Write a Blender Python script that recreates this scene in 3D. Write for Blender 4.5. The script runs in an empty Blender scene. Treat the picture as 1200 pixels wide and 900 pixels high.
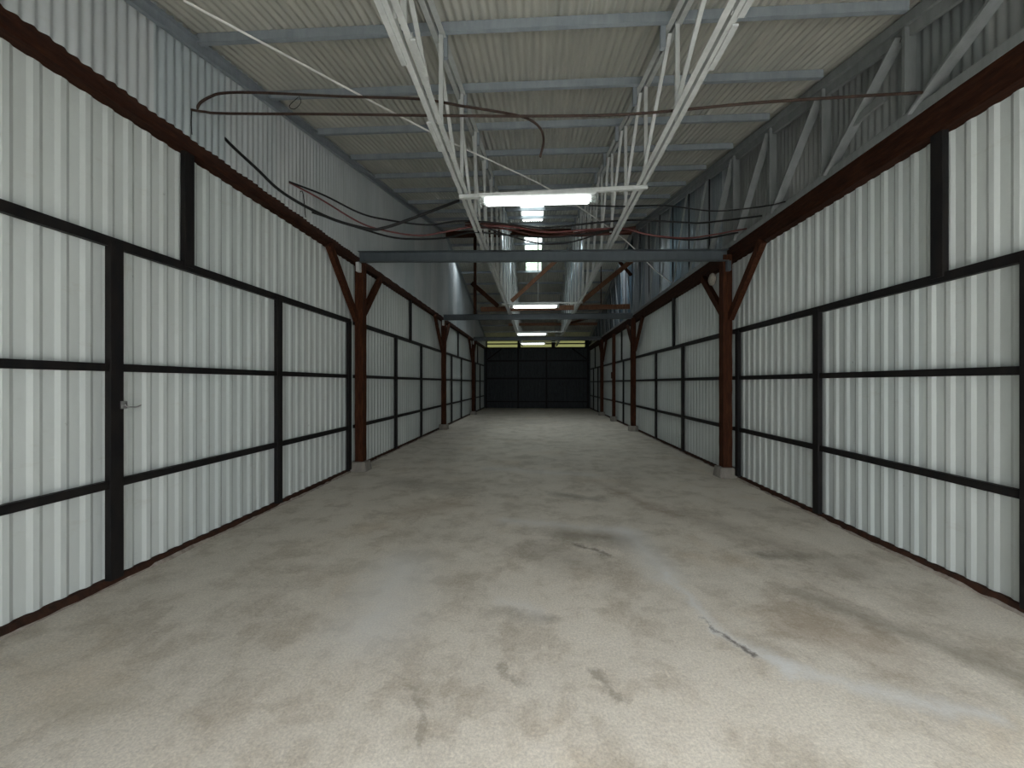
import bpy, math, random
from mathutils import Vector, Matrix
random.seed(7)
C = bpy.context.scene
# ------------------------------------------------------------------ camera, world, light, exposure
cam = bpy.data.cameras.new('camera'); co = bpy.data.objects.new('camera', cam); C.collection.objects.link(co)
cam.sensor_width = 36; cam.lens = 13.5; cam.clip_start = .05; cam.clip_end = 300
cam.shift_x = -6.5/1200; cam.shift_y = -1/1200
co.location = (0, 0, 1.56); co.rotation_euler = (math.pi/2, 0, math.atan(.05)); C.camera = co
w = bpy.data.worlds.new('overcast'); C.world = w; w.use_nodes = True
wn_ = w.node_tree; wb = wn_.nodes['Background']; wb.inputs[0].default_value = (.95, .98, 1.0, 1)
_g = wn_.nodes.new('ShaderNodeTexCoord'); _s = wn_.nodes.new('ShaderNodeSeparateXYZ'); _m = wn_.nodes.new('ShaderNodeMapRange')
wn_.links.new(_g.outputs['Generated'], _s.inputs[0]); wn_.links.new(_s.outputs[2], _m.inputs[0])     # overcast sky: zenith three times the horizon
_m.inputs[1].default_value = 0; _m.inputs[2].default_value = 1; _m.inputs[3].default_value = 0; _m.inputs[4].default_value = 1
_p = wn_.nodes.new('ShaderNodeMath'); _p.operation = 'POWER'; _p.inputs[1].default_value = 2.5; wn_.links.new(_m.outputs[0], _p.inputs[0])
_a = wn_.nodes.new('ShaderNodeMath'); _a.operation = 'MULTIPLY_ADD'; _a.inputs[1].default_value = 20; _a.inputs[2].default_value = 6.0; wn_.links.new(_p.outputs[0], _a.inputs[0])
wn_.links.new(_a.outputs[0], wb.inputs[1])
C.view_settings.view_transform = 'Standard'; C.view_settings.look = 'None'; C.view_settings.gamma = 1
C.view_settings.use_curve_mapping = False; C.view_settings.exposure = 0.15
DX0, DX1, DY, DZ = -1.2, 2.9, -1.1, 2.4       # the open doorway behind the camera
pl = bpy.data.lights.new('doorway_portal', 'AREA'); pl.shape = 'RECTANGLE'; pl.size = DX1-DX0; pl.size_y = DZ; pl.cycles.is_portal = True
po = bpy.data.objects.new('doorway_portal', pl); C.collection.objects.link(po)
po.location = ((DX0+DX1)/2, DY-.15, DZ/2); po.rotation_euler = (math.pi/2, 0, 0)
po.rotation_euler = (-math.pi/2, 0, math.pi)
p2 = bpy.data.lights.new('skylight_portal', 'AREA'); p2.shape = 'RECTANGLE'; p2.size = .9; p2.size_y = 7.2; p2.cycles.is_portal = True
q2 = bpy.data.objects.new('skylight_portal', p2); C.collection.objects.link(q2); q2.location = (-.125, 12.6, 6.95)
p3 = bpy.data.lights.new('added_side_bay_portal', 'AREA'); p3.shape = 'RECTANGLE'; p3.size = 6.2; p3.size_y = .6; p3.cycles.is_portal = True
q3 = bpy.data.objects.new('added_side_bay_portal', p3); C.collection.objects.link(q3); q3.location = (0, 14.9, 6.55)  # samples sky light through the added side bay sheets
# ------------------------------------------------------------------ materials
def newmat(name):
    m = bpy.data.materials.new(name); m.use_nodes = True
    nt = m.node_tree; return m, nt, nt.nodes['Principled BSDF']
class NT:
    def __init__(s, nt): s.nt = nt
    def n(s, t, **k):
        o = s.nt.nodes.new(t)
        for a, b in k.items(): setattr(o, a, b)
        return o
    def put(s, sock, v):
        if isinstance(v, bpy.types.NodeSocket): s.nt.links.new(v, sock)
        else: sock.default_value = v
    def m(s, op, a, b=0.0, c=None, clamp=False):
        o = s.n('ShaderNodeMath', operation=op, use_clamp=clamp); s.put(o.inputs[0], a); s.put(o.inputs[1], b)
        if c is not None: s.put(o.inputs[2], c)
        return o.outputs[0]
    def pos(s): return s.n('ShaderNodeNewGeometry').outputs['Position']
    def scale(s, vec, v):
        o = s.n('ShaderNodeVectorMath', operation='MULTIPLY'); s.put(o.inputs[0], vec); o.inputs[1].default_value = v; return o.outputs[0]
    def noise(s, vec, sc, det=4, rough=.6, out=0):
        o = s.n('ShaderNodeTexNoise'); s.put(o.inputs['Vector'], vec); o.inputs['Scale'].default_value = sc
        o.inputs['Detail'].default_value = det; o.inputs['Roughness'].default_value = rough; return o.outputs[out]
    def ramp(s, f, stops):
        o = s.n('ShaderNodeValToRGB'); s.put(o.inputs[0], f); e = o.color_ramp.elements
        while len(e) < len(stops): e.new(.5)
        for i, (p, c) in enumerate(stops): e[i].position = p; e[i].color = (*c, 1) if len(c) == 3 else c
        return o.outputs[0]
    def mix(s, f, a, b, mode='MIX'):
        o = s.n('ShaderNodeMix', data_type='RGBA', blend_type=mode); s.put(o.inputs[0], f)
        for i, v in ((6, a), (7, b)): s.put(o.inputs[i], (*v, 1) if isinstance(v, tuple) and len(v) == 3 else v)
        return o.outputs[2]
    def mr(s, v, a, b, c=0.0, d=1.0):
        o = s.n('ShaderNodeMapRange'); s.put(o.inputs[0], v)
        for i, x in enumerate((a, b, c, d)): o.inputs[i+1].default_value = x
        return o.outputs[0]
    def bump(s, bs, h, st=.3, dist=.01):
        o = s.n('ShaderNodeBump'); o.inputs['Strength'].default_value = st; o.inputs['Distance'].default_value = dist
        s.put(o.inputs['Height'], h); s.nt.links.new(o.outputs[0], bs.inputs['Normal'])
def spec(bs, rough, metal=0.0, sp=.5):
    bs.inputs['Roughness'].default_value = rough; bs.inputs['Metallic'].default_value = metal
    bs.inputs['Specular IOR Level'].default_value = sp
def painted(name, c1, c2, rough=.4, metal=0.0, sc=6.0, sheet=0.0, speck=False, bump=.15, tint=.12, stretch=(1,1,.25), sp=.5):
    m, nt, bs = newmat(name); N = NT(nt); p = N.pos()
    f = N.noise(N.scale(p, stretch), sc, 5, .65)
    col = N.mix(N.mr(f, .35, .65), c1, c2)
    if sheet:
        y = N.n('ShaderNodeSeparateXYZ'); N.put(y.inputs[0], p)
        k = N.m('FLOOR', N.m('DIVIDE', y.outputs[1], sheet))
        wn = N.n('ShaderNodeTexWhiteNoise', noise_dimensions='1D'); N.put(wn.inputs['W'], k)
        col = N.mix(1.0, col, N.ramp(wn.outputs[0], [(0, (1-tint*1.6, 1-tint*1.2, 1-tint)), (1, (1, 1, 1))]), 'MULTIPLY')
    if speck:
        v = N.n('ShaderNodeTexVoronoi'); N.put(v.inputs['Vector'], p); v.inputs['Scale'].default_value = 2.6
        d = N.mr(v.outputs['Distance'], .0, .045, 1, 0)
        g = N.mr(N.noise(p, 1.3, 2), .52, .56)
        fine = N.mr(N.noise(p, 90, 2), .45, .6)
        col = N.mix(N.m('MULTIPLY', N.m('MULTIPLY', d, g), fine), col, (.05, .045, .04))
        s2 = N.mr(N.noise(N.scale(p, (1, 3, 9)), 1.1, 6, .7), .60, .75, 0, .35)
        col = N.mix(s2, col, (.42, .41, .36))
    N.put(bs.inputs['Base Color'], col); spec(bs, rough, metal, sp)
    N.bump(bs, N.noise(p, 35, 3), bump, .004)
    return m
M = {}
M['white_wall'] = painted('white_sheet_paint', (.585, .625, .61), (.52, .555, .54), .25, sc=2.2, speck=True, sheet=.87, tint=.05, bump=.1)
M['upper_wall'] = painted('zinc_alum_sheet', (.53, .555, .56), (.44, .465, .47), .42, .1, sc=3, sheet=.76, tint=.14, bump=.12, speck=True)
M['upper_dark'] = painted('dark_zinc_sheet', (.33, .34, .33), (.24, .25, .245), .5, .15, sc=3, sheet=.76, tint=.1, bump=.12)  # darker tone for the near part of the right upper wall
M['galv'] = painted('galvanised_sheet', (.76, .78, .82), (.55, .57, .60), .27, .65, sc=3, sheet=.76, tint=.35, bump=.35, stretch=(1, 4, .3))
M['roof'] = painted('roof_sheet', (.49, .485, .43), (.40, .40, .36), .34, .15, sc=2.5, bump=.1, stretch=(3, .4, 1))
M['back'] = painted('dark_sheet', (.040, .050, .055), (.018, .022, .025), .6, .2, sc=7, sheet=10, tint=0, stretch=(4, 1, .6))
M['black'] = painted('black_steel', (.007, .007, .008), (.014, .012, .011), .55, sc=14, bump=.2, sp=.18)
M['bluegrey'] = painted('blue_grey_steel', (.27, .305, .33), (.21, .24, .265), .5, .1, sc=10, bump=.1)
M['beamgrey'] = painted('dark_blue_grey_steel', (.078, .096, .108), (.062, .076, .086), .5, .1, sc=10, bump=.1)
M['lightgrey'] = painted('pale_grey_steel', (.55, .57, .56), (.44, .46, .45), .5, .1, sc=12, bump=.15)
M['trussgrey'] = painted('wall_truss_grey', (.22, .235, .235), (.17, .185, .185), .55, .1, sc=12, bump=.15)
M['rust'] = painted('rusty_brown', (.055, .024, .015), (.026, .015, .011), .8, sc=16, bump=.6, sp=.1)
M['pipe'] = painted('brown_conduit', (.055, .034, .026), (.028, .018, .014), .6, sc=20, sp=.2)
M['cable'] = painted('black_cable', (.008, .008, .008), (.012, .012, .012), .5, sp=.2)
M['redcable'] = painted('dull_red_cable', (.16, .05, .048), (.10, .036, .034), .5, sp=.25)
M['browncable'] = painted('brown_cable', (.085, .030, .024), (.035, .016, .013), .6, sp=.2)
M['wire'] = painted('pale_wire', (.85, .85, .82), (.7, .7, .68), .5)
M['zinc'] = painted('zinc_latch', (.5, .5, .5), (.35, .35, .35), .35, .9)
M['concrete'] = painted('foot_concrete', (.27, .25, .22), (.17, .155, .135), .85, sc=9, bump=1)
M['plaster'] = painted('spilt_mortar', (.42, .37, .32), (.22, .18, .15), .9, sc=14, bump=1)
M['lump'] = painted('papery_lump', (.30, .28, .24), (.16, .14, .12), .9, sc=30, bump=1)
M['outside'] = painted('yard_concrete', (.48, .47, .45), (.40, .39, .37), .9, sc=4)
M['front'] = painted('front_wall_sheet', (.5, .53, .52), (.42, .45, .44), .5, sc=3)
M['bark'] = painted('bark', (.12, .09, .06), (.07, .05, .035), .9)
M['leaf'] = painted('leaf_green', (.30, .50, .20), (.18, .36, .10), .5)
def wood(name, a, b, c, ky=9, kz=1.2):
    m, nt, bs = newmat(name); N = NT(nt); p = N.n('ShaderNodeTexCoord').outputs['Object']
    f = N.noise(N.scale(p, (9, ky, kz)), 3.5, 6, .7); g = N.noise(N.scale(p, (40, ky*4, kz*1.3)), 3, 4, .6)
    N.put(bs.inputs['Base Color'], N.mix(N.mr(g, .3, .7, 0, .55), N.ramp(f, [(.3, a), (.5, b), (.7, c)]), (.02, .012, .01)))
    spec(bs, .8, 0, .08); N.bump(bs, g, .6, .006); return m
M['wood'] = wood('dark_red_timber', (.026, .009, .005), (.058, .020, .009), (.10, .038, .017))
M['woodalong'] = wood('dark_red_timber_lengthwise', (.014, .005, .003), (.034, .012, .006), (.062, .025, .012), 1.2, 9)
M['woodlight'] = wood('brown_timber', (.13, .062, .035), (.20, .10, .06), (.27, .15, .09))
# floor
def floor_mat():
    m, nt, bs = newmat('worn_concrete'); N = NT(nt); p = N.pos()
    warp = N.noise(p, 3.0, 6, .7, 1)
    wv = N.n('ShaderNodeVectorMath', operation='MULTIPLY_ADD'); N.put(wv.inputs[0], warp); wv.inputs[1].default_value = (.30, .30, 0); 
    sub = N.n('ShaderNodeVectorMath', operation='ADD'); N.put(sub.inputs[0], p); sub.inputs[1].default_value = (-.15, -.15, 0)
    N.put(wv.inputs[2], sub.outputs[0]); q = wv.outputs[0]
    big = N.noise(q, .55, 5, .62); mid = N.noise(q, 2.4, 8, .72); fine = N.noise(p, 26, 5, .75); grit = N.noise(p, 75, 4, .8)
    col = N.ramp(big, [(.30, (0.335, 0.296, 0.246)), (.45, (0.415, 0.378, 0.326)), (.58, (0.503, 0.457, 0.395)), (.72, (0.549, 0.511, 0.461))])
    col = N.mix(N.mr(mid, .42, .62, 0, .85), col, (0.536, 0.499, 0.443))
    col = N.mix(N.mr(mid, .50, .36, 0, .8), col, (0.314, 0.272, 0.215))
    warm = N.noise(q, .9, 4, .6)
    col = N.mix(N.mr(warm, .56, .72, 0, .35), col, (0.442, 0.335, 0.215))
    col = N.mix(N.mr(fine, .35, .65, 0, .28), col, (0.616, 0.567, 0.502))
    col = N.mix(N.mr(grit, .35, .65), N.mix(.0, col, col), N.mix(1.0, col, (1.45, 1.44, 1.40), 'MULTIPLY'))
    s = N.n('ShaderNodeSeparateXYZ'); N.put(s.inputs[0], q); X, Y = s.outputs[0], s.outputs[1]
    brk = N.m('ADD', N.m('MULTIPLY', N.m('SUBTRACT', mid, .5), .9), N.m('MULTIPLY', N.m('SUBTRACT', fine, .5), .5))
    def seg(x0, y0, x1, y1, wd, amt, c, soft=.5):
        nonlocal col
        dx, dy = x1-x0, y1-y0; L = dx*dx+dy*dy
        ax = N.m('SUBTRACT', X, x0); ay = N.m('SUBTRACT', Y, y0)
        t = N.m('ADD', N.m('MULTIPLY', ax, dx/L), N.m('MULTIPLY', ay, dy/L), clamp=True)
        ex = N.m('SUBTRACT', ax, N.m('MULTIPLY', t, dx)); ey = N.m('SUBTRACT', ay, N.m('MULTIPLY', t, dy))
        d = N.m('SQRT', N.m('ADD', N.m('MULTIPLY', ex, ex), N.m('MULTIPLY', ey, ey)))
        d = N.m('ADD', d, N.m('MULTIPLY', brk, .12+wd*1.5))
        col = N.mix(N.m('MULTIPLY', N.mr(d, wd*1.5, -wd*.2, 0, 1), amt), col, c)
    DK = (0.26, 0.228, 0.18); LT = (0.70, 0.695, 0.68)
    seg(.25, 4.0, .85, 3.85, .20, 0.90, DK); seg(.12, 3.55, .30, 3.35, .26, 0.57, DK)
    seg(.38, 3.75, .62, 3.52, .035, 0.90, (0.165, 0.136, 0.110)); seg(2.05, 3.62, 2.35, 3.58, .10, 0.95, DK)
    seg(-1.15, 3.2, -1.05, 2.4, .28, .6, LT); seg(-.35, 4.35, .95, 4.1, .10, .55, LT); seg(.95, 4.1, 1.05, 3.2, .16, .6, LT)
    seg(1.05, 3.2, 1.15, 2.5, .05, .7, LT); seg(1.15, 2.5, 1.35, 2.15, .05, .75, LT); seg(1.35, 2.15, 2.1, 1.9, .06, .65, LT)
    seg(1.11, 2.6, 1.25, 2.25, .018, 0.95, (0.175, 0.155, 0.138)); seg(2.0, 2.9, 2.6, 2.15, .14, 0.68, DK); seg(1.7, 2.55, 2.0, 2.4, .22, 0.57, (0.278, 0.199, 0.124))
    seg(-.25, 2.75, .05, 2.6, .07, .5, LT); seg(-.3, 2.6, .12, 2.55, .06, 0.52, DK)
    seg(-1.5, 4.6, -1.1, 4.9, .25, 0.60, (0.288, 0.213, 0.138)); seg(1.8, 4.6, 2.6, 3.4, .22, 0.52, (0.268, 0.228, 0.175))
    seg(-.2, 2.12, -.1, 2.0, .025, 0.60, DK); seg(-.62, 1.95, -.5, 1.62, .02, 0.52, DK); seg(.3, 2.1, .42, 1.9, .018, 0.60, DK); seg(-2.3, 1.75, -2.1, 1.75, .12, 0.35, (0.33, 0.28, 0.19))
    seg(-.9, 7, .9, 6.6, .16, .4, LT); seg(-2.2, 6, -1.2, 5.6, .3, 0.52, DK); seg(.3, 5.4, .8, 5.2, .13, 0.75, DK); seg(.9, 6.2, 1.6, 4.6, .12, 0.45, (0.299, 0.213, 0.147))
    N.put(bs.inputs['Base Color'], col)
    N.put(bs.inputs['Roughness'], N.mr(mid, .3, .7, .55, .8)); bs.inputs['Specular IOR Level'].default_value = .4
    N.bump(bs, N.m('ADD', N.m('MULTIPLY', fine, .6), N.m('MULTIPLY', grit, .5)), .35, .008)
    return m
M['floor'] = floor_mat()
def emis(name, c, s):
    m, nt, bs = newmat(name); bs.inputs['Base Color'].default_value = (.9, .9, .9, 1)
    bs.inputs['Emission Color'].default_value = (*c, 1); bs.inputs['Emission Strength'].default_value = s; return m
M['lamp'] = emis('lit_diffuser', (.93, 1.0, .97), 4.0)
def clear(name):
    m, nt, bs = newmat(name); bs.inputs['Base Color'].default_value = (.9, .95, .93, 1); bs.inputs['Transmission Weight'].default_value = .9
    bs.inputs['Roughness'].default_value = .25; bs.inputs['IOR'].default_value = 1.2; return m
M['clearcap'] = clear('clear_end_cap')
def translucent(name, c, tc, f):
    m = bpy.data.materials.new(name); m.use_nodes = True; nt = m.node_tree; N = NT(nt); nt.nodes.remove(nt.nodes['Principled BSDF'])
    a = N.n('ShaderNodeBsdfTranslucent'); a.inputs[0].default_value = (*c, 1); b = N.n('ShaderNodeBsdfTransparent'); b.inputs[0].default_value = (*tc, 1)
    x = N.n('ShaderNodeMixShader'); x.inputs[0].default_value = f; nt.links.new(a.outputs[0], x.inputs[1]); nt.links.new(b.outputs[0], x.inputs[2])
    nt.links.new(x.outputs[0], nt.nodes['Material Output'].inputs[0]); return m
M['skylight'] = translucent('clear_roof_sheet', (.40, .44, .43), (.34, .37, .36), .85)
M['clear'] = translucent('added_clear_roof_sheet', (.8, .85, .85), (.86, .90, .92), .85)  # for the added side bay sheets, very clear to let more daylight in
M['yellow'] = translucent('yellowed_sheet', (.20, .20, .125), (.08, .08, .05), .1)
# ------------------------------------------------------------------ mesh helpers
class MB:
    def __init__(s): s.v = []; s.f = []; s.sm = []
    def add(s, vs, fs, smooth=False):
        b = len(s.v); s.v += [tuple(v) for v in vs]; s.f += [tuple(i+b for i in f) for f in fs]; s.sm += [smooth]*len(fs); return s
    def box(s, x0, x1, y0, y1, z0, z1):
        vs = [(x, y, z) for z in (z0, z1) for y in (y0, y1) for x in (x0, x1)]
        return s.add(vs, [(0,2,3,1), (4,5,7,6), (0,1,5,4), (2,6,7,3), (0,4,6,2), (1,3,7,5)])
    def sweep(s, prof, p0, p1, up=(0,0,1), n=1, jit=0.0, cap=True):
        """closed profile (u across, v up) pushed along p0->p1"""
        p0, p1 = Vector(p0), Vector(p1); d = (p1-p0).normalized(); u = d.cross(Vector(up))
        if u.length < 1e-4: u = d.cross(Vector((0,1,0)))
        u.normalize(); v = u.cross(d); k = len(prof); vs = []
        for i in range(n+1):
            c = p0.lerp(p1, i/n)
            for a, b in prof:
                ja = random.uniform(-jit, jit); jb = random.uniform(-jit, jit)
                vs.append(c + u*(a+ja) + v*(b+jb))
        fs = [(i*k+j, i*k+(j+1) % k, (i+1)*k+(j+1) % k, (i+1)*k+j) for i in range(n) for j in range(k)]
        if cap: fs += [tuple(range(k-1, -1, -1)), tuple(n*k+j for j in range(k))]
        return s.add(vs, fs)
    def bar(s, p0, p1, w, h, up=(0,0,1), n=1, jit=0.0):
        a, b = w/2, h/2; return s.sweep([(-a,-b), (a,-b), (a,b), (-a,b)], p0, p1, up, n, jit)
    def tube(s, pts, r, k=8, sub=6):
        pts = [Vector(p) for p in pts]
        if sub > 1 and len(pts) > 2:
            o = []; P = [pts[0]*2-pts[1]] + pts + [pts[-1]*2-pts[-2]]
            for i in range(1, len(P)-2):
                for j in range(sub):
                    t = j/sub; a, b, c, d = P[i-1:i+3]
                    o.append(.5*((2*b)+(c-a)*t+(2*a-5*b+4*c-d)*t*t+(3*b-a-3*c+d)*t**3))
            pts = o + [pts[-1]]
        vs = []; n = len(pts); ref = None
        for i, p in enumerate(pts):
            t = (pts[min(i+1, n-1)]-pts[max(i-1, 0)]).normalized()
            if ref is None: ref = t.orthogonal().normalized()
            ref = (ref - t*ref.dot(t)).normalized(); b = t.cross(ref)
            for j in range(k):
                a = 2*math.pi*j/k; vs.append(p + ref*math.cos(a)*r + b*math.sin(a)*r)
        fs = [(i*k+j, i*k+(j+1) % k, (i+1)*k+(j+1) % k, (i+1)*k+j) for i in range(n-1) for j in range(k)]
        fs += [tuple(range(k-1, -1, -1)), tuple((n-1)*k+j for j in range(k))]
        return s.add(vs, fs, True)
    def build(s, name, mat, parent=None, loc=(0,0,0), bevel=0.0):
        me = bpy.data.meshes.new(name); L = Vector(loc)
        me.from_pydata([Vector(v)-L for v in s.v], [], s.f); me.polygons.foreach_set('use_smooth', s.sm); me.update()
        me.materials.append(M[mat]); o = bpy.data.objects.new(name, me); C.collection.objects.link(o)
        o.location = L
        if parent: o.parent = parent; o.location = L - parent.location if parent.type == 'EMPTY' else L
        if bevel:
            b = o.modifiers.new('bevel', 'BEVEL'); b.width = bevel; b.segments = 2; b.limit_method = 'ANGLE'
        return o
def tag(o, label, cat, group=None):
    o['label'] = label; o['category'] = cat
    if group: o['group'] = group
    return o
def thing(name, loc, label, cat, group=None):
    o = bpy.data.objects.new(name, None); o.empty_display_size = .1; C.collection.objects.link(o); o.location = loc; return tag(o, label, cat, group)
def struct(o): o['kind'] = 'structure'; return o
def cprof(w, h, t, side=1):     # C channel, open to +u*side
    a, b = w/2, h/2; p = [(-a,-b), (a,-b), (a,-b+t), (-a+t,-b+t), (-a+t,b-t), (a,b-t), (a,b), (-a,b)]
    return [(x*side, y) for x, y in (p if side > 0 else p[::-1])]
def lprof(w, h, t, side=1):
    p = [(0,0), (w,0), (w,t), (t,t), (t,h), (0,h)]; return [(x*side, y) for x, y in (p if side > 0 else p[::-1])]
# ------------------------------------------------------------------ the hall's measures
XL, XR, YB, YF = -3.28, 3.28, 24.0, DY
RY = 13.1
def roof(y): return 4.09 + .21*y if y < RY else 4.09 + .21*RY - .23*(y-RY)
BAY = [6.55, 12.7, 18.75]                       # the three cross beams and their columns
# floor and yard
struct(MB().add([(-3.6,YF,0),(3.6,YF,0),(3.6,YB+.2,0),(-3.6,YB+.2,0)], [(0,1,2,3)]).build('floor', 'floor'))
struct(MB().box(-14, 14, -22, YF, -.3, -.02).build('ground', 'outside'))
# corrugated sheets
def ribbed(x, y0, y1, z0, z1, side, pitch=.147, depth=.013, name='wall_left', mat='white_wall', zt=None):
    """trapezoid ribs standing up the wall; side = +1 when the room lies at +x"""
    prof = [(0, 0), (.40, 0), (.58, 1), (.80, 1), (.98, 0)]; ys = []; y = y0
    while y < y1:
        for a, b in prof: ys.append((y+a*pitch, b*depth))
        y += pitch
    ys.append((y1, 0)); vs = []; n = len(ys)
    for yy, d in ys: vs += [(x+side*d, yy, z0), (x+side*d, yy, z1 if zt is None else zt(yy))]
    fs = [(2*i, 2*i+2, 2*i+3, 2*i+1) for i in range(n-1)]
    return struct(MB().add(vs, fs).build(name, mat))
ribbed(-3.325, YF, YB, .0, 3.80, 1); ribbed(3.325, YF, YB, .0, 3.72, -1, name='wall_right')
def wavy(x, y0, y1, z0, side, name, mat, pitch=.078, amp=.010, rough=0.0, zt=None):
    vs = []; n = int((y1-y0)/pitch*8); lean = 0
    for i in range(n+1):
        y = y0+(y1-y0)*i/n; a = amp*math.sin(2*math.pi*(y-y0)/pitch) + rough*(math.sin(y*9.1)+.7*math.sin(y*23.7+1)+.5*math.sin(y*41))
        vs += [(x+side*a, y, z0+.006*math.sin(y*14)), (x+side*(a+rough*math.sin(y*5)), y, (z0+roof(y))/2), (x+side*a, y, (zt or roof)(y)+.06)]
    fs = []
    for i in range(n): b = 3*i; fs += [(b, b+3, b+4, b+1), (b+1, b+4, b+5, b+2)]
    m = MB(); m.add(vs, fs, True); return struct(m.build(name, mat))
wavy(-3.188, YF, YB, 3.82, 1, 'wall_left_upper', 'upper_wall')
wavy(3.375, YF, 7.2, 3.70, -1, 'wall_right_upper', 'upper_dark', rough=.002)
wavy(3.370, 7.16, YB, 3.70, -1, 'wall_right_upper', 'galv', pitch=.09, amp=.014, rough=.008)
struct(MB().box(-3.42, -3.215, YF, YB, 3.885, 3.91).build('wall_left_cap', 'rust'))
# roof sheets, waves across the hall, with the skylight strip left out
SK0, SK1 = -.43, .18
SKY = [(9.15, 11.95), (13.25, 15.95)]  # front end lengthened, unseen behind the nearest lamp, to light the right wall
def roof_piece(ya, yb, xa, xb, mb, amp=.013, pitch=.076):
    n = max(2, int(round((xb-xa)/pitch*8))); vs = []
    for i in range(n+1):
        x = xa+(xb-xa)*i/n; a = amp*math.sin(2*math.pi*x/pitch)
        vs += [(x, ya, roof(ya)+a), (x, yb, roof(yb)+a)]
    mb.add(vs, [(2*i, 2*i+1, 2*i+3, 2*i+2) for i in range(n)], True)
SB = (14.66, 15.14); SBX = [(-3.05, -2.15), (2.0, 3.1)]      # unseen clear sheets added in the side bays to light the upper walls
mb = MB(); cuts = sorted({YF, RY, YB+.1, *SB, *[v for s in SKY for v in s]})
for a, b in zip(cuts, cuts[1:]):
    mid = (a+b)/2
    if SB[0] < mid < SB[1]:
        for xa, xb in ((-3.45, SBX[0][0]), (SBX[0][1], SK0), (SK1, SBX[1][0]), (SBX[1][1], 3.45)): roof_piece(a, b, xa, xb, mb)
    elif any(s0 < mid < s1 for s0, s1 in SKY): roof_piece(a, b, -3.45, SK0, mb); roof_piece(a, b, SK1, 3.45, mb)
    else: roof_piece(a, b, -3.45, 3.45, mb)
struct(mb.build('ceiling', 'roof'))
for i, (a, b) in enumerate(SKY):
    mb = MB(); roof_piece(a, b, SK0, SK1, mb); struct(mb.build('window_%d' % (i+1), 'skylight'))
for i, (xa, xb) in enumerate(SBX):
    mb = MB(); roof_piece(*SB, xa, xb, mb); struct(mb.build('window_%d' % (i+6), 'clear'))  # added roof openings, hidden by the first cross beam, for wall light
# front wall round the open doorway
struct(MB().box(-3.45, DX0, YF-.1, YF, 0, 4.0).box(DX1, 3.45, YF-.1, YF, 0, 4.0).box(-3.45, 3.45, YF-.1, YF, DZ, 4.0).build('wall_front', 'front'))
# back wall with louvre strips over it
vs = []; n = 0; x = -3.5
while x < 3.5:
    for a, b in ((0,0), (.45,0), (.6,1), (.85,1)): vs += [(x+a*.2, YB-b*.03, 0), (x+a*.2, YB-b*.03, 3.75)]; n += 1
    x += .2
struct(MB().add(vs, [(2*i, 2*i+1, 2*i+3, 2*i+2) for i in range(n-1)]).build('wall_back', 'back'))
for i, (a, b) in enumerate([(-3.1, -1.2), (-1.0, .92), (1.15, 2.98)]):
    struct(MB().box(a, b, YB-.02, YB-.012, 3.80, 4.20).build('window_%d' % (i+3), 'yellow'))
struct(MB().box(-3.5, 3.5, YB-.06, YB+.04, 3.70, 3.80).box(-3.5, 3.5, YB-.06, YB+.04, 4.20, 4.35).box(-3.5, -3.1, YB-.06, YB, 3.8, 4.2).box(-1.2, -1.0, YB-.06, YB, 3.8, 4.2).box(.92, 1.15, YB-.06, YB, 3.8, 4.2).box(2.98, 3.5, YB-.06, YB, 3.8, 4.2).build('trim_1', 'black'))
for lo, hi, c in ((-3.1, -1.2, 'left'), (-1.0, .92, 'middle'), (1.15, 2.98, 'right')):
    tag(MB().box(lo, hi, YB-.10, YB-.06, 3.97, 4.05).build('louvre_rail', 'black'), 'dark rail across the %s yellow glowing opening above the end wall' % c, 'rail')
for z, nm in ((2.95, 'upper'), (1.85, 'middle'), (.42, 'lowest')):
    tag(MB().bar((-3.2, YB-.08, z), (3.2, YB-.08, z), .07, .10 if z > 1 else .07).build('steel_rail', 'black'), '%s black rail running across the dark end wall' % nm, 'rail', )
for x, nm in ((-3.15, 'at the left corner of'), (-1.15, 'left of the middle of'), (.6, 'right of the middle of'), (3.15, 'at the right corner of')):
    tag(MB().box(x-.05, x+.05, YB-.17, YB-.12, 0, 3.7).build('steel_post', 'black'), 'black post %s the dark end wall' % nm, 'post')
for s, nm in ((-1, 'left'), (1, 'right')):
    tag(MB().bar((s*3.09, YB-.145, 3.02), (s*2.2, YB-.085, 3.69), .04, .09).build('diagonal_brace', 'black'), 'dark diagonal brace in the upper %s corner of the end wall' % nm, 'brace')
# baseboards: rusty angle at the foot of the walls and ragged mortar beside it
for s, nm in ((-1, 'left'), (1, 'right')):
    m = MB(); N_ = 300
    prof = []
    for i in range(N_+1):
        y = YF+(YB-YF)*i/N_; j = random.uniform(-.006, .006)
        prof.append([(s*3.33, y, .0), (s*3.33, y, .055), (s*(3.285+j*.3), y, .052+j*.5), (s*(3.262+j), y, .0)])
    vs = [v for p in prof for v in p]
    m.add(vs, [(4*i+a, 4*i+b, 4*i+4+b, 4*i+4+a) for i in range(N_) for a, b in ((0,1), (1,2), (2,3))])
    struct(m.build('baseboard_'+nm, 'rust'))
    m = MB(); vs = []; wob = 0
    for i in range(500):
        y = YF+(YB-YF)*i/499; wob = .8*wob+random.uniform(-.012, .012)
        e = 3.252-abs(math.sin(y*1.3)*.012)+wob; hgt = .012+.012*abs(math.sin(y*2.1+1))+wob*.2
        vs += [(s*3.30, y, hgt), (s*max(3.22, min(3.285, e+.03)), y, hgt), (s*min(3.25, e), y, .001)]
    m.add(vs, [(3*i+a, 3*i+a+1, 3*i+4+a, 3*i+3+a) for i in range(499) for a in (0, 1)], True)
    struct(m.build('trim_%d' % (2 if s < 0 else 3), 'plaster'))
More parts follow.
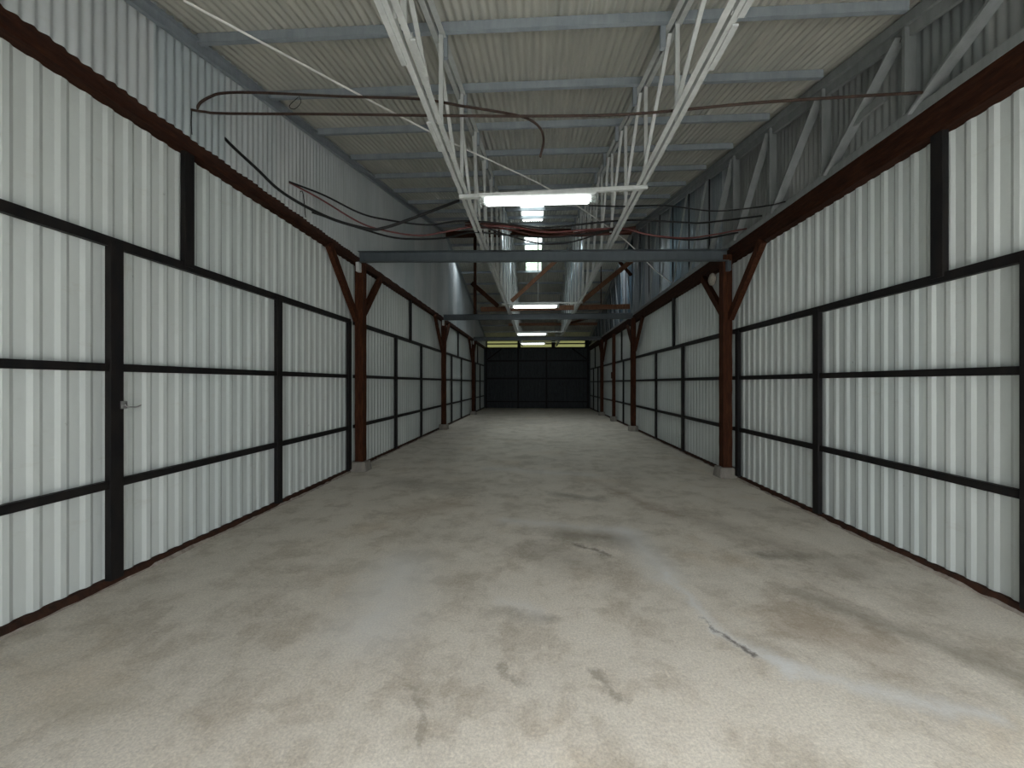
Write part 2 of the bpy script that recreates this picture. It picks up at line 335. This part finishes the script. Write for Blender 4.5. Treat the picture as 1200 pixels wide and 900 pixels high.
# ------------------------------------------------------------------ black steel frame of the side walls
lpost = [2.80, 4.68, 6.50, 8.72, 10.68, 14.55, 16.45, 20.25, 21.9]
rpost = [2.69, 4.62, 6.38, 8.72, 10.65, 14.6, 20.6, 22.2]
def where(y):
    if y < 5.9: return 'ahead of the first timber column'
    if y < 6.6: return 'tight against the first timber column'
    if y < 12.4: return 'between the first and second timber columns'
    if y < 18.5: return 'between the second and third timber columns'
    return 'beyond the third timber column'
ordn = ['nearest', 'second', 'third']
LZ = {'left': [2.64, 1.68, .785], 'right': [2.41, 1.645, .81]}
for nm, s, posts in (('left', -1, lpost), ('right', 1, rpost)):
    top = LZ[nm][0]; seen = {}
    for y in posts:
        wh = where(y); k = seen.get(wh, 0); seen[wh] = k+1
        m = MB(); xx = s*3.25
        m.box(xx-.025, xx+.025, y-.046, y+.046, .055, top)
        many = sum(1 for q in posts if where(q) == wh) > 1
        lab = 'black post on the %s wall, %s%s' % (nm, (ordn[k]+' one ') if many else '', wh)
        tag(m.build('steel_post', 'black', loc=(xx, y, 0), bevel=.003), lab, 'post', 'black posts on the side walls')
    for y, wh in ((3.42, 'ahead of the first timber column'), (9.75, 'between the first and second timber columns'), (15.75, 'between the second and third timber columns'), (21.0, 'beyond the third timber column')):
        if s > 0:
            y = {3.42: 3.27, 9.75: 9.3, 15.75: 14.9, 21.0: 21.6}[y]
        m = MB().box(s*3.25-.025, s*3.25+.025, y-.048, y+.048, top, 3.72 if s < 0 else 3.60)
        tag(m.build('steel_post', 'black', loc=(s*3.25, y, top), bevel=.003), 'short upper black post, %s wall, %s' % (nm, wh), 'post', 'short upper posts')
    edges = [YF] + [b for b in BAY] + [YB-.2]
    bn = ['ahead of the first timber column', 'between the first and second timber columns', 'between the second and third timber columns', 'beyond the third timber column']
    for zi, (z, rn) in enumerate(zip(LZ[nm], ('top', 'middle', 'bottom'))):
        for k in range(4):
            a, b = edges[k]+(.0 if k == 0 else .16), edges[k+1]
            h = .075 if zi == 0 else .06
            m = MB(); m.sweep(cprof(.045, h, .005, -s), (s*3.262, a, z), (s*3.262, b, z)); m.box(s*3.285-.002, s*3.285+.002, a, b, z-h/2, z+h/2)
            m.box(s*3.242-.0025, s*3.242+.0025, a, b, z-h/2, z+h/2)
            tag(m.build('steel_rail', 'black', loc=(s*3.26, (a+b)/2, z), bevel=.003), '%s black rail on the %s wall, %s' % (rn, nm, bn[k]), 'rail', 'black rails on the side walls')
    # timber top beam, one length per bay
    zlo, zhi = (3.70, 3.88) if s < 0 else (3.58, 3.82)
    for k in range(4):
        a, b = edges[k], edges[k+1]
        x = s*3.275; wd = .13
        m = MB(); m.bar((x, a+.004, (zlo+zhi)/2), (x, b-.004, (zlo+zhi)/2), wd, zhi-zlo, n=int((b-a)*3), jit=.0018)
        o = m.build('timber_beam', 'woodalong', loc=(x, a, zlo)); tag(o, 'timber beam topping the %s wall, %s' % (nm, bn[k]), 'beam', 'timber wall beams')
# ------------------------------------------------------------------ timber columns with braces
nth = ['first', 'second', 'third']
for nm, s in (('left', -1), ('right', 1)):
    for k, y in enumerate(BAY):
        yc = y+.17 if s < 0 else y+.02; x = s*3.145; zt = 3.70 if s < 0 else 3.58
        t = thing('timber_column', (x, yc, 0), '%s braced timber column on the %s wall, counted from the front' % (nth[k], nm), 'column', 'timber columns')
        MB().bar((x, yc, .13), (x, yc, zt-.002 if s < 0 else zt+.1), .145, .15, up=(0, 1, 0), n=24, jit=.003).build('post', 'wood', t, loc=(x, yc, .13))
        for d in (-1, 1):
            L = .92; xb = s*3.19
            MB().bar((xb, yc+d*.06, 2.68 if s < 0 else 2.63), (xb, yc+d*(L+.05), zt-.01), .08, .115, n=6, jit=.002).build('brace', 'wood', t, loc=(xb, yc+d*.06, 2.66))
        m = MB(); vs = []
        hw, hd = .135, .12; hh = .17
        for z, g in ((0, 1.08), (hh*.9, .98), (hh, .90)):
            for a, b in ((-1,-1), (0,-1.05), (1,-1), (1.05,0), (1,1), (0,1.05), (-1,1), (-1.05,0)):
                vs.append((x+a*hw*g+random.uniform(-.008, .008), yc+b*hd*g+random.uniform(-.008, .008), z))
        m.add(vs, [(i*8+j, i*8+(j+1) % 8, i*8+8+(j+1) % 8, i*8+8+j) for i in range(2) for j in range(8)]+[tuple(range(16, 24))])
        fo = m.build('concrete_foot', 'concrete', t, loc=(x, yc, 0)); fo['label'] = 'rough grey concrete foot'
x = 3.16; yc = 15.95
t = thing('timber_column', (x, yc, 0), 'slimmer plain timber column without braces on the right wall past the second braced one', 'column')
MB().bar((x, yc, .2), (x, yc, 3.578), .12, .14, up=(0, 1, 0), n=20, jit=.003).build('post', 'wood', t, loc=(x, yc, .2))
MB().box(x-.13, x+.1, yc-.13, yc+.12, 0, .2).build('concrete_foot', 'concrete', t, loc=(x, yc, 0), bevel=.02)
MB().box(x-.11, x-.061, yc-.06, yc+.03, 1.75, 2.02).build('switch_box', 'wood', t, loc=(x-.09, yc, 1.75), bevel=.01)
# rounded pale lump behind the head of the right column
m = MB(); vs = []; K, R_ = 14, 10
for i in range(R_+1):
    ph = math.pi*i/R_
    for j in range(K):
        th = 2*math.pi*j/K; r = .085*(1+.06*math.sin(3*th+i)+random.uniform(-.03, .03))
        vs.append((3.09+r*.75*math.sin(ph)*math.cos(th)-.03, 6.86+r*math.sin(ph)*math.sin(th), 3.37+r*1.25*math.cos(ph)))
m.add(vs, [(i*K+j, i*K+(j+1) % K, (i+1)*K+(j+1) % K, (i+1)*K+j) for i in range(R_) for j in range(K)], True)
tag(m.build('hanging_lump', 'lump', loc=(3.06, 6.86, 3.4)), 'pale rounded lump stuck behind the head of the first right timber column', 'lump')
# ------------------------------------------------------------------ cross beams
for k, (y, zl, zr) in enumerate([(6.6, 3.775, 3.66), (12.72, 3.755, 3.755), (18.8, 3.74, 3.735)]):
    hh = [.185, .19, .18][k]; xa = -3.125; xb = 3.14; yr = y-.12 if k == 0 else y
    t = thing('steel_crossbeam', (0, y, 3.7), '%s grey steel beam spanning the hall from column to column, counted from the front' % nth[k], 'beam', 'cross beams')
    m = MB(); m.sweep(cprof(.09, hh, .006, 1), (xa, y-.01, zl), (xb, yr-.01, zr)); m.build('channel', 'beamgrey', t, loc=(0, y, 3.7), bevel=.004)
    for sx, z in ((xa, zl), (xb, zr)):
        q = MB(); q.box(sx-.03, sx+.03, (y if sx < 0 else yr)-.055, (y if sx < 0 else yr)+.05, z-.26, z-.10 if sx < 0 else z-.1)
        q.build('end_bracket', 'lightgrey' if sx < 0 else 'beamgrey', t, loc=(sx, y, z-.2), bevel=.003)
# ------------------------------------------------------------------ purlins, one every 0.97 m
py = [.51, 1.48, 2.45] + [3.42+.97*i for i in range(10)]
fy = [13.9+.97*i for i in range(10)]
cnt = 0
cardinal = ['first','second','third','fourth','fifth','sixth','seventh','eighth','ninth','tenth','eleventh','twelfth','thirteenth']
for y in py+fy:
    z = roof(y)-.055
    near = y < RY
    m = MB(); m.sweep(cprof(.045, .085, .005, -1), (-3.14, y, z), (3.14, y, z))
    vis = [q for q in py if q > 3] if near else fy
    if y in vis:
        i = vis.index(y); lab = 'grey roof purlin under the %s slope, %s back from the %s' % ('near' if near else 'far', cardinal[i], 'front' if near else 'ridge')
    else: lab = 'grey roof purlin above and behind the camera, %s from the front wall' % cardinal[py.index(y)]
    tag(m.build('purlin', 'bluegrey', loc=(0, y, z), bevel=.003), lab, 'purlin', 'roof purlins')
# rafters closing the left wall top
for a, b, nm in ((YF+.1, RY-.1, 'near'), (RY+.1, YB-.1, 'far')):
    m = MB(); m.sweep(cprof(.05, .12, .005, 1), (-3.135, a, roof(a)-.125), (-3.135, b, roof(b)-.125))
    tag(m.build('rafter', 'bluegrey', loc=(-3.17, a, roof(a)), bevel=.003), 'blue-grey rafter running up the %s slope along the top of the left wall' % nm, 'rafter')
# ------------------------------------------------------------------ the two hanging trusses and the one on the right wall
def truss(xc, label, matt, kind):
    t = thing('roof_truss', (xc, 0, 3.84), label, 'truss')
    zb = 3.87
    def put(mb, nm, y, z, mt=matt): return mb.build(nm, mt, t, loc=(xc, y, z), bevel=.002)
    if kind == 'hang':
        g = .012; m = MB()
        m.sweep(lprof(.045, .05, .005, 1), (xc+g, YF+.05, zb-.03), (xc+g, YB-.1, zb-.03)); m.sweep(lprof(.045, .05, .005, -1), (xc-g, YF+.05, zb-.03), (xc-g, YB-.1, zb-.03))
        put(m, 'bottom_chord', 0, zb, 'lightgrey')
        for a, b in ((YF+.05, RY), (RY, YB-.1)):
            m = MB()
            for sg in (1, -1): m.sweep(lprof(.05, .055, .005, sg), (xc+sg*g, a, roof(a)-.125), (xc+sg*g, b, roof(b)-.125))
            put(m, 'top_chord', a, roof(a))
        for y0, dx, ln in ((2.15, -.065, .55), (3.3, -.06, .42), (2.5, .06, .3)) if xc < 0 else ((1.85, .065, .6), (2.5, .06, .35)):
            m = MB(); m.box(xc+dx-.02, xc+dx+.02, y0, y0+ln, zb-.045, zb-.03); m.box(xc+dx*.95-.003, xc+dx*.95+.003, y0, y0+ln, zb-.045, zb+.01); put(m, 'splice_plate', y0, zb, 'lightgrey')
        wv, wd, dp = .038, .035, .03
    else:
        MB().box(xc-.03, xc+.03, YF+.05, YB-.2, 3.822, 3.905).build('bottom_chord', matt, t, loc=(xc, 0, 3.86), bevel=.003)
        for a, b in ((YF+.1, RY), (RY, YB-.2)):
            m = MB(); m.bar((xc-.01, a, roof(a)-.11), (xc-.01, b, roof(b)-.11), .07, .09); m.bar((xc+.012, a, roof(a)-.20), (xc+.012, b, roof(b)-.20), .04, .10); put(m, 'top_chord', a, roof(a))
        wv, wd, dp = .10, .10, .03
    off = 0 if kind == 'hang' else .10
    ys = [.5+.97*i for i in range(24)]; ys = [y+off for y in ys if y+off < YB-.5]
    for i, y in enumerate(ys):
        zt = roof(y)-(.13 if kind == 'hang' else .17)
        if kind == 'hang' and i % 1 == 0:
            MB().bar((xc+.022, y, zb-.02), (xc+.022, y, zt+.02), .028, wv, up=(1, 0, 0)).build('vertical_web', matt, t, loc=(xc, y, zb), bevel=.002)
            MB().box(xc+(-.11 if xc > 0 else .03), xc+(-.065 if xc > 0 else .07), y+.03, y+.07, zt-.16, zt+.05).build('purlin_bracket', 'bluegrey', t, loc=(xc, y, zt), bevel=.002)
        elif kind != 'hang':
            MB().bar((xc+.005, y, 3.90), (xc+.005, y, zt), .03 if y < 7 else .02, wv if y < 7 else .022, up=(1, 0, 0)).build('vertical_web', matt if y < 7 else 'black', t, loc=(xc, y, 3.9), bevel=.002)
        if i+1 < len(ys):
            y2 = ys[i+1]
            a, b = (y2, y) if y2 < RY+.6 else (y, y2)       # foot at the far node, head at the near node
            zz = roof(b)-(.14 if kind == 'hang' else .20)
            xo = xc-.02 if kind == 'hang' else xc-.012
            if kind != 'hang' and y > 7: wd = .035
            MB().bar((xo, a-.05*(1 if a > b else -1), zb), (xo, b+.06*(1 if a > b else -1), zz), dp*.8, wd, up=(1, 0, 0)).build('diagonal_web', matt, t, loc=(xc, a, zb), bevel=.002)
    return t
truss(-.88, 'pale grey lattice roof truss running lengthwise left of the lamps', 'lightgrey', 'hang')
truss(1.20, 'pale grey lattice roof truss running lengthwise right of the lamps', 'lightgrey', 'hang')
tw = truss(3.235, 'wide grey truss standing on the timber beam of the right wall', 'trussgrey', 'wall')
MB().box(3.205, 3.235, 3.72, 4.10, 4.17, 4.25).build('short_tie', 'trussgrey', tw, loc=(3.22, 3.9, 4.2), bevel=.003)
# shiny sheets filling parts of the hanging trusses
for xs, a, b, nm in ((-.95, 10.0, 14.2, 'left'), (1.28, 10.9, 18.0, 'right')):
    m = MB(); vs = []; n = int((b-a)/.1*8)
    for i in range(n+1):
        y = a+(b-a)*i/n; q = .018*math.sin(2*math.pi*(y-a)/.16)+.006*math.sin(y*21)
        vs += [(xs+q, y, 3.93), (xs+q, y, roof(y)-.10)]
    m.add(vs, [(2*i, 2*i+2, 2*i+3, 2*i+1) for i in range(n)], True)
    o = m.build('infill_sheet', 'galv', loc=(xs, a, 3.93)); sd = o.modifiers.new('thick', 'SOLIDIFY'); sd.thickness = .002
    tag(o, 'shiny corrugated metal sheet hung on the %s lengthwise truss beside the skylight' % nm, 'metal sheet')
# ------------------------------------------------------------------ timber roof frame under the ridge and beyond
t = thing('timber_truss', (0, 13.0, 4.1), 'brown timber roof truss with diagonals under the ridge, above the second crossbeam', 'roof frame')
def wm(nm, a, b, w_, h_, mt='woodlight', n=8): return MB().bar(a, b, w_, h_, n=n, jit=.004).build(nm, mt, t, loc=a)
wm('tie_beam', (-1.9, 13.0, 4.07), (3.1, 13.0, 4.12), .10, .15, n=20)
wm('diagonal', (-.85, 12.9, 4.32), (.75, 12.9, 5.75), .05, .13); wm('diagonal', (1.3, 12.9, 4.12), (3.15, 12.9, 5.62), .05, .15); wm('diagonal', (-1.3, 12.9, 4.15), (-2.2, 12.9, 4.95), .05, .14, 'wood')
wm('diagonal', (2.75, 12.98, 5.62), (3.15, 12.98, 5.15), .05, .10, 'wood')
wm('hanger_post', (-2.1, 13.0, 3.9), (-2.1, 13.0, 6.5), .09, .10, 'wood', 10)
wm('ridge_beam', (-3.09, 12.98, 6.63), (3.15, 12.98, 6.63), .12, .20, 'wood', 24)
for x_ in (.04, 2.15): MB().tube([(x_, 12.98, 4.15), (x_, 12.98, 6.55)], .018, 6, 1).build('tie_rod', 'lightgrey' if x_ < 1 else 'rust', t, loc=(x_, 12.98, 4.15))
tag(MB().bar((-1.4, 18.95, 4.46), (2.95, 18.95, 4.46), .10, .13, n=16, jit=.004).build('timber_tie', 'woodlight', loc=(0, 18.95, 4.46)), 'brown timber tie beam crossing above the third crossbeam', 'beam')
tag(MB().bar((1.6, 18.85, 4.50), (3.15, 18.85, 4.86), .05, .10, n=6, jit=.003).build('timber_strut', 'wood', loc=(1.6, 18.85, 4.5)), 'slanting timber strut rising right from the tie beam over the third crossbeam', 'strut')
# ------------------------------------------------------------------ fluorescent lamps
for k, (y, xm, z, a, b, lab) in enumerate([(4.55, .006, 3.765, -.93, 1.28, 'nearest and largest fluorescent lamp, lit, on a pale crossbar under the trusses'), (11.0, -.05, 3.80, -1.0, 1.3, 'second lit fluorescent lamp, just above the second crossbeam'), (16.9, -.22, 3.76, -.95, 1.25, 'third lit fluorescent lamp, just above the third crossbeam'), (20.8, -.21, 3.745, -.95, 1.25, 'farthest lit fluorescent lamp, in front of the yellow openings')]):
    t = thing('fluorescent_lamp', (xm, y, z), lab, 'lamp', 'lit lamps down the hall'); dz = .012 if k == 0 else 0
    MB().bar((a, y+.03, z+.045-dz), (b, y-.03, z+.045+dz*1.5), .05, .045).build('mounting_bar', 'lightgrey', t, loc=(xm, y, z+.05), bevel=.004)
    def trough(h0, h1, l, wtop, wbot):
        vs = []
        for sx in (-1, 1):
            for (yy, zz) in ((-wtop, h1), (-wbot, h0+.02), (-wbot*.6, h0), (wbot*.6, h0), (wbot, h0+.02), (wtop, h1)): vs.append((xm+sx*(l-(.03 if zz == h0 else 0)), y-.02+yy, z+zz))
        return MB().add(vs, [(i, (i+1) % 6, 6+(i+1) % 6, 6+i) for i in range(6)]+[(5,4,3,2,1,0), (6,7,8,9,10,11)])
    trough(-.035, .018, .68, .075, .07).build('housing', 'lightgrey', t, loc=(xm, y, z), bevel=.004)
    trough(-.095, -.036, .62, .066, .062).build('diffuser', 'lamp', t, loc=(xm, y, z), bevel=.01)
    for sx in (-1, 1): MB().box(xm+sx*.655-.03, xm+sx*.655+.03, y-.085, y+.045, z-.09, z-.034).build('end_cap', 'clearcap', t, loc=(xm+sx*.65, y, z-.06), bevel=.015)
# ------------------------------------------------------------------ cables, conduits, wire
cab = [
('conduit','pipe',.011,'long straight rusty brown conduit crossing the hall in front of the lamp','conduit',[(-3.20,3.40,4.092),(-3.074,3.411,4.076),(-2.852,3.412,4.053),(-1.779,3.415,4.01),(-.911,3.409,3.964),(.158,3.412,3.925),(.894,3.379,3.898),(1.816,3.355,3.936),(2.635,3.336,3.949),(3.21,3.326,3.955)]),
('conduit','pipe',.011,'brown conduit arching off the left wall, its end hooking down mid ceiling','conduit',[(-3.19,3.447,4.12),(-3.15,3.448,4.19),(-3.052,3.452,4.248),(-2.932,3.458,4.28),(-2.607,3.444,4.261),(-1.804,3.464,4.211),(-1.08,3.45,4.15),(-.691,3.47,4.088),(-.225,3.493,4.01),(-.054,3.502,3.956),(.039,3.506,3.87),(.062,3.507,3.761),(.031,3.506,3.621)]),
('stay_wire','wire',.010,'thin pale wire running diagonally from the left ceiling to the right wall truss','wire',[(-2.738,2.847,4.53),(-1.293,4.641,4.63),(.289,6.222,4.646),(1.748,7.897,4.5),(2.615,8.741,4.12),(3.2,9.323,3.95)]),
('cable','cable',.016,'thick black cable drooping from left wall to the end of the nearest lamp bar','cable',[(-3.19,3.773,4.066),(-3.103,3.8,3.974),(-2.921,3.859,3.8),(-2.694,3.97,3.583),(-2.274,4.092,3.371),(-1.899,4.21,3.29),(-1.728,4.269,3.319),(-1.455,4.333,3.437),(-.93,4.56,3.748)]),
('cable','cable',.013,'black cable strung wall to wall behind the nearest lamp, above the red one','cable',[(-3.19,4.794,4.156),(-2.818,4.965,4.053),(-2.458,5.184,3.916),(-2.185,5.398,3.907),(-1.603,5.527,3.868),(-1.106,5.552,3.924),(-.493,5.682,3.929),(.139,5.714,3.865),(.645,5.739,3.916),(1.131,5.664,3.924),(1.504,5.682,3.937),(2.087,5.611,3.864),(2.393,5.626,3.858),(3.19,5.616,3.934)]),
('cable','redcable',.012,'dull red cable sagging from wall to wall behind the nearest lamp','cable',[(-3.19,4.80,4.15),(-2.875,4.963,4.008),(-2.458,5.184,3.786),(-2.185,5.398,3.748),(-1.728,5.521,3.713),(-1.379,5.638,3.802),(-.888,5.763,3.932),(-.373,5.789,3.919),(.142,5.814,3.841),(.785,5.847,3.88),(1.3,5.872,3.893),(1.686,5.892,3.803),(2.201,5.917,3.751),(2.587,5.937,3.79),(3.19,6.015,3.913)]),
('cable','cable',.013,'black cable hanging lowest of the crossing ones beside the left wall','cable',[(-2.491,4.15,3.46),(-2.208,4.896,3.549),(-1.87,5.213,3.556),(-1.355,5.539,3.676),(-.953,5.76,3.841),(-.38,5.888,3.828),(.275,5.921,3.802),(.93,5.954,3.881),(1.362,5.975,3.92),(1.846,6.0,3.815),(2.344,6.025,3.763),(2.677,6.141,3.827),(3.19,6.265,3.95)]),
('cable','cable',.009,'thin black cable from behind the right end of the lamp to the right truss','cable',[(.65,4.838,3.779),(1.121,5.062,3.86),(1.743,5.294,3.964),(2.32,5.322,3.894),(2.615,5.237,3.861),(3.007,5.157,3.871),(3.20,5.115,3.90)]),
('cable','cable',.011,'black cable looping low between the two hanging trusses under the skylight','cable',[(-.858,5.564,3.875),(-.493,5.682,3.777),(-.051,5.805,3.687),(.27,5.821,3.661),(.657,5.84,3.725),(1.177,5.766,3.878)]),
('cable','browncable',.016,'brown-red cable of the bunch between the trusses, nearest one','cable',[(-1.119,5.952,4.027),(-.653,5.975,4.053),(-.12,6.002,3.973),(.413,6.028,3.907),(.945,6.055,3.88),(1.585,6.087,3.947)]),
('cable','browncable',.016,'brown-red cable of the bunch between the trusses, middle one','cable',[(-1.097,6.053,4.041),(-.528,6.081,4.014),(.149,6.115,3.892),(.826,6.149,3.973),(1.57,6.186,4.014)]),
('cable','rust',.02,'dark brown cable of the bunch between the trusses, highest one','cable',[(-1.156,6.15,4.164),(-.537,6.181,4.109),(.014,6.208,4.026),(.702,6.243,3.944),(1.596,6.288,4.081)]),
]
for nm, mt, r, lab, cat, pts in cab: tag(MB().tube(pts, r).build(nm, mt, loc=pts[0]), lab, cat, 'cables and conduits strung across the hall')
tag(MB().tube([(-3.19, 3.40, 4.09), (-3.185, 3.39, 3.95), (-3.188, 3.40, 3.86)], .004, 5).build('hanging_wire', 'cable', loc=(-3.19, 3.4, 3.9)), 'thin dark wire hanging down the upper left wall from the conduit end', 'wire')
tag(MB().tube([(-3.19, 5.02, 4.14), (-3.15, 5.03, 4.12), (-3.12, 5.04, 3.80)], .006, 5).build('hanging_wire', 'cable', loc=(-3.19, 5.0, 3.9)), 'short dark wire dropping from the cable bunch at the left wall', 'wire')
tag(MB().tube([(-2.2, 3.45, 4.225), (-2.18, 3.45, 4.16), (-2.24, 3.45, 4.10), (-2.29, 3.45, 4.13), (-2.2, 3.44, 4.20)], .003, 5).build('hanging_wire', 'cable', loc=(-2.2, 3.45, 4.2)), 'little curl of wire looped under the arching conduit', 'wire')
# latch on the nearest left post
t = thing('latch', (-3.225, 2.84, 1.38), 'small metal latch with a hook on the nearest left black post', 'latch')
MB().box(-3.228, -3.212, 2.82, 2.862, 1.36, 1.42).build('plate', 'zinc', t, loc=(-3.22, 2.84, 1.38), bevel=.003)
MB().tube([(-3.212, 2.84, 1.39), (-3.19, 2.85, 1.375), (-3.18, 2.90, 1.372), (-3.175, 2.93, 1.385)], .005, 6).build('hook', 'zinc', t, loc=(-3.21, 2.84, 1.39))
MB().tube([(-3.212, 2.842, 1.392), (-3.200, 2.842, 1.392)], .008, 8, 1).build('bolt', 'zinc', t, loc=(-3.21, 2.84, 1.39))
# ------------------------------------------------------------------ a tree outside, seen through the skylight
t = thing('tree', (-.4, 33, 0), 'pale green leafy tree beyond the hall, glimpsed through the far skylight panel', 'tree')
MB().tube([(-.4, 33, 0), (-.3, 33, 4), (-.5, 33, 8)], .25, 8).build('trunk', 'bark', t, loc=(-.4, 33, 0))
m = MB(); rr = random.Random(3)
for _ in range(6500):
    while True:
        p = Vector((rr.uniform(-1, 1), rr.uniform(-1, 1), rr.uniform(-1, 1)))
        if p.length < 1: break
    c = Vector((-.4+p.x*3.0, 33+p.y*2.4, 10.2+p.z*3.3)); a = Vector((rr.gauss(0,1), rr.gauss(0,1), rr.gauss(0,1))).normalized(); b = a.orthogonal().normalized()*.07; a = a*.14
    m.add([c-a, c+b, c+a, c-b], [(0,1,2,3)])
cr = m.build('crown', 'leaf', t, loc=(-.4, 33, 9))
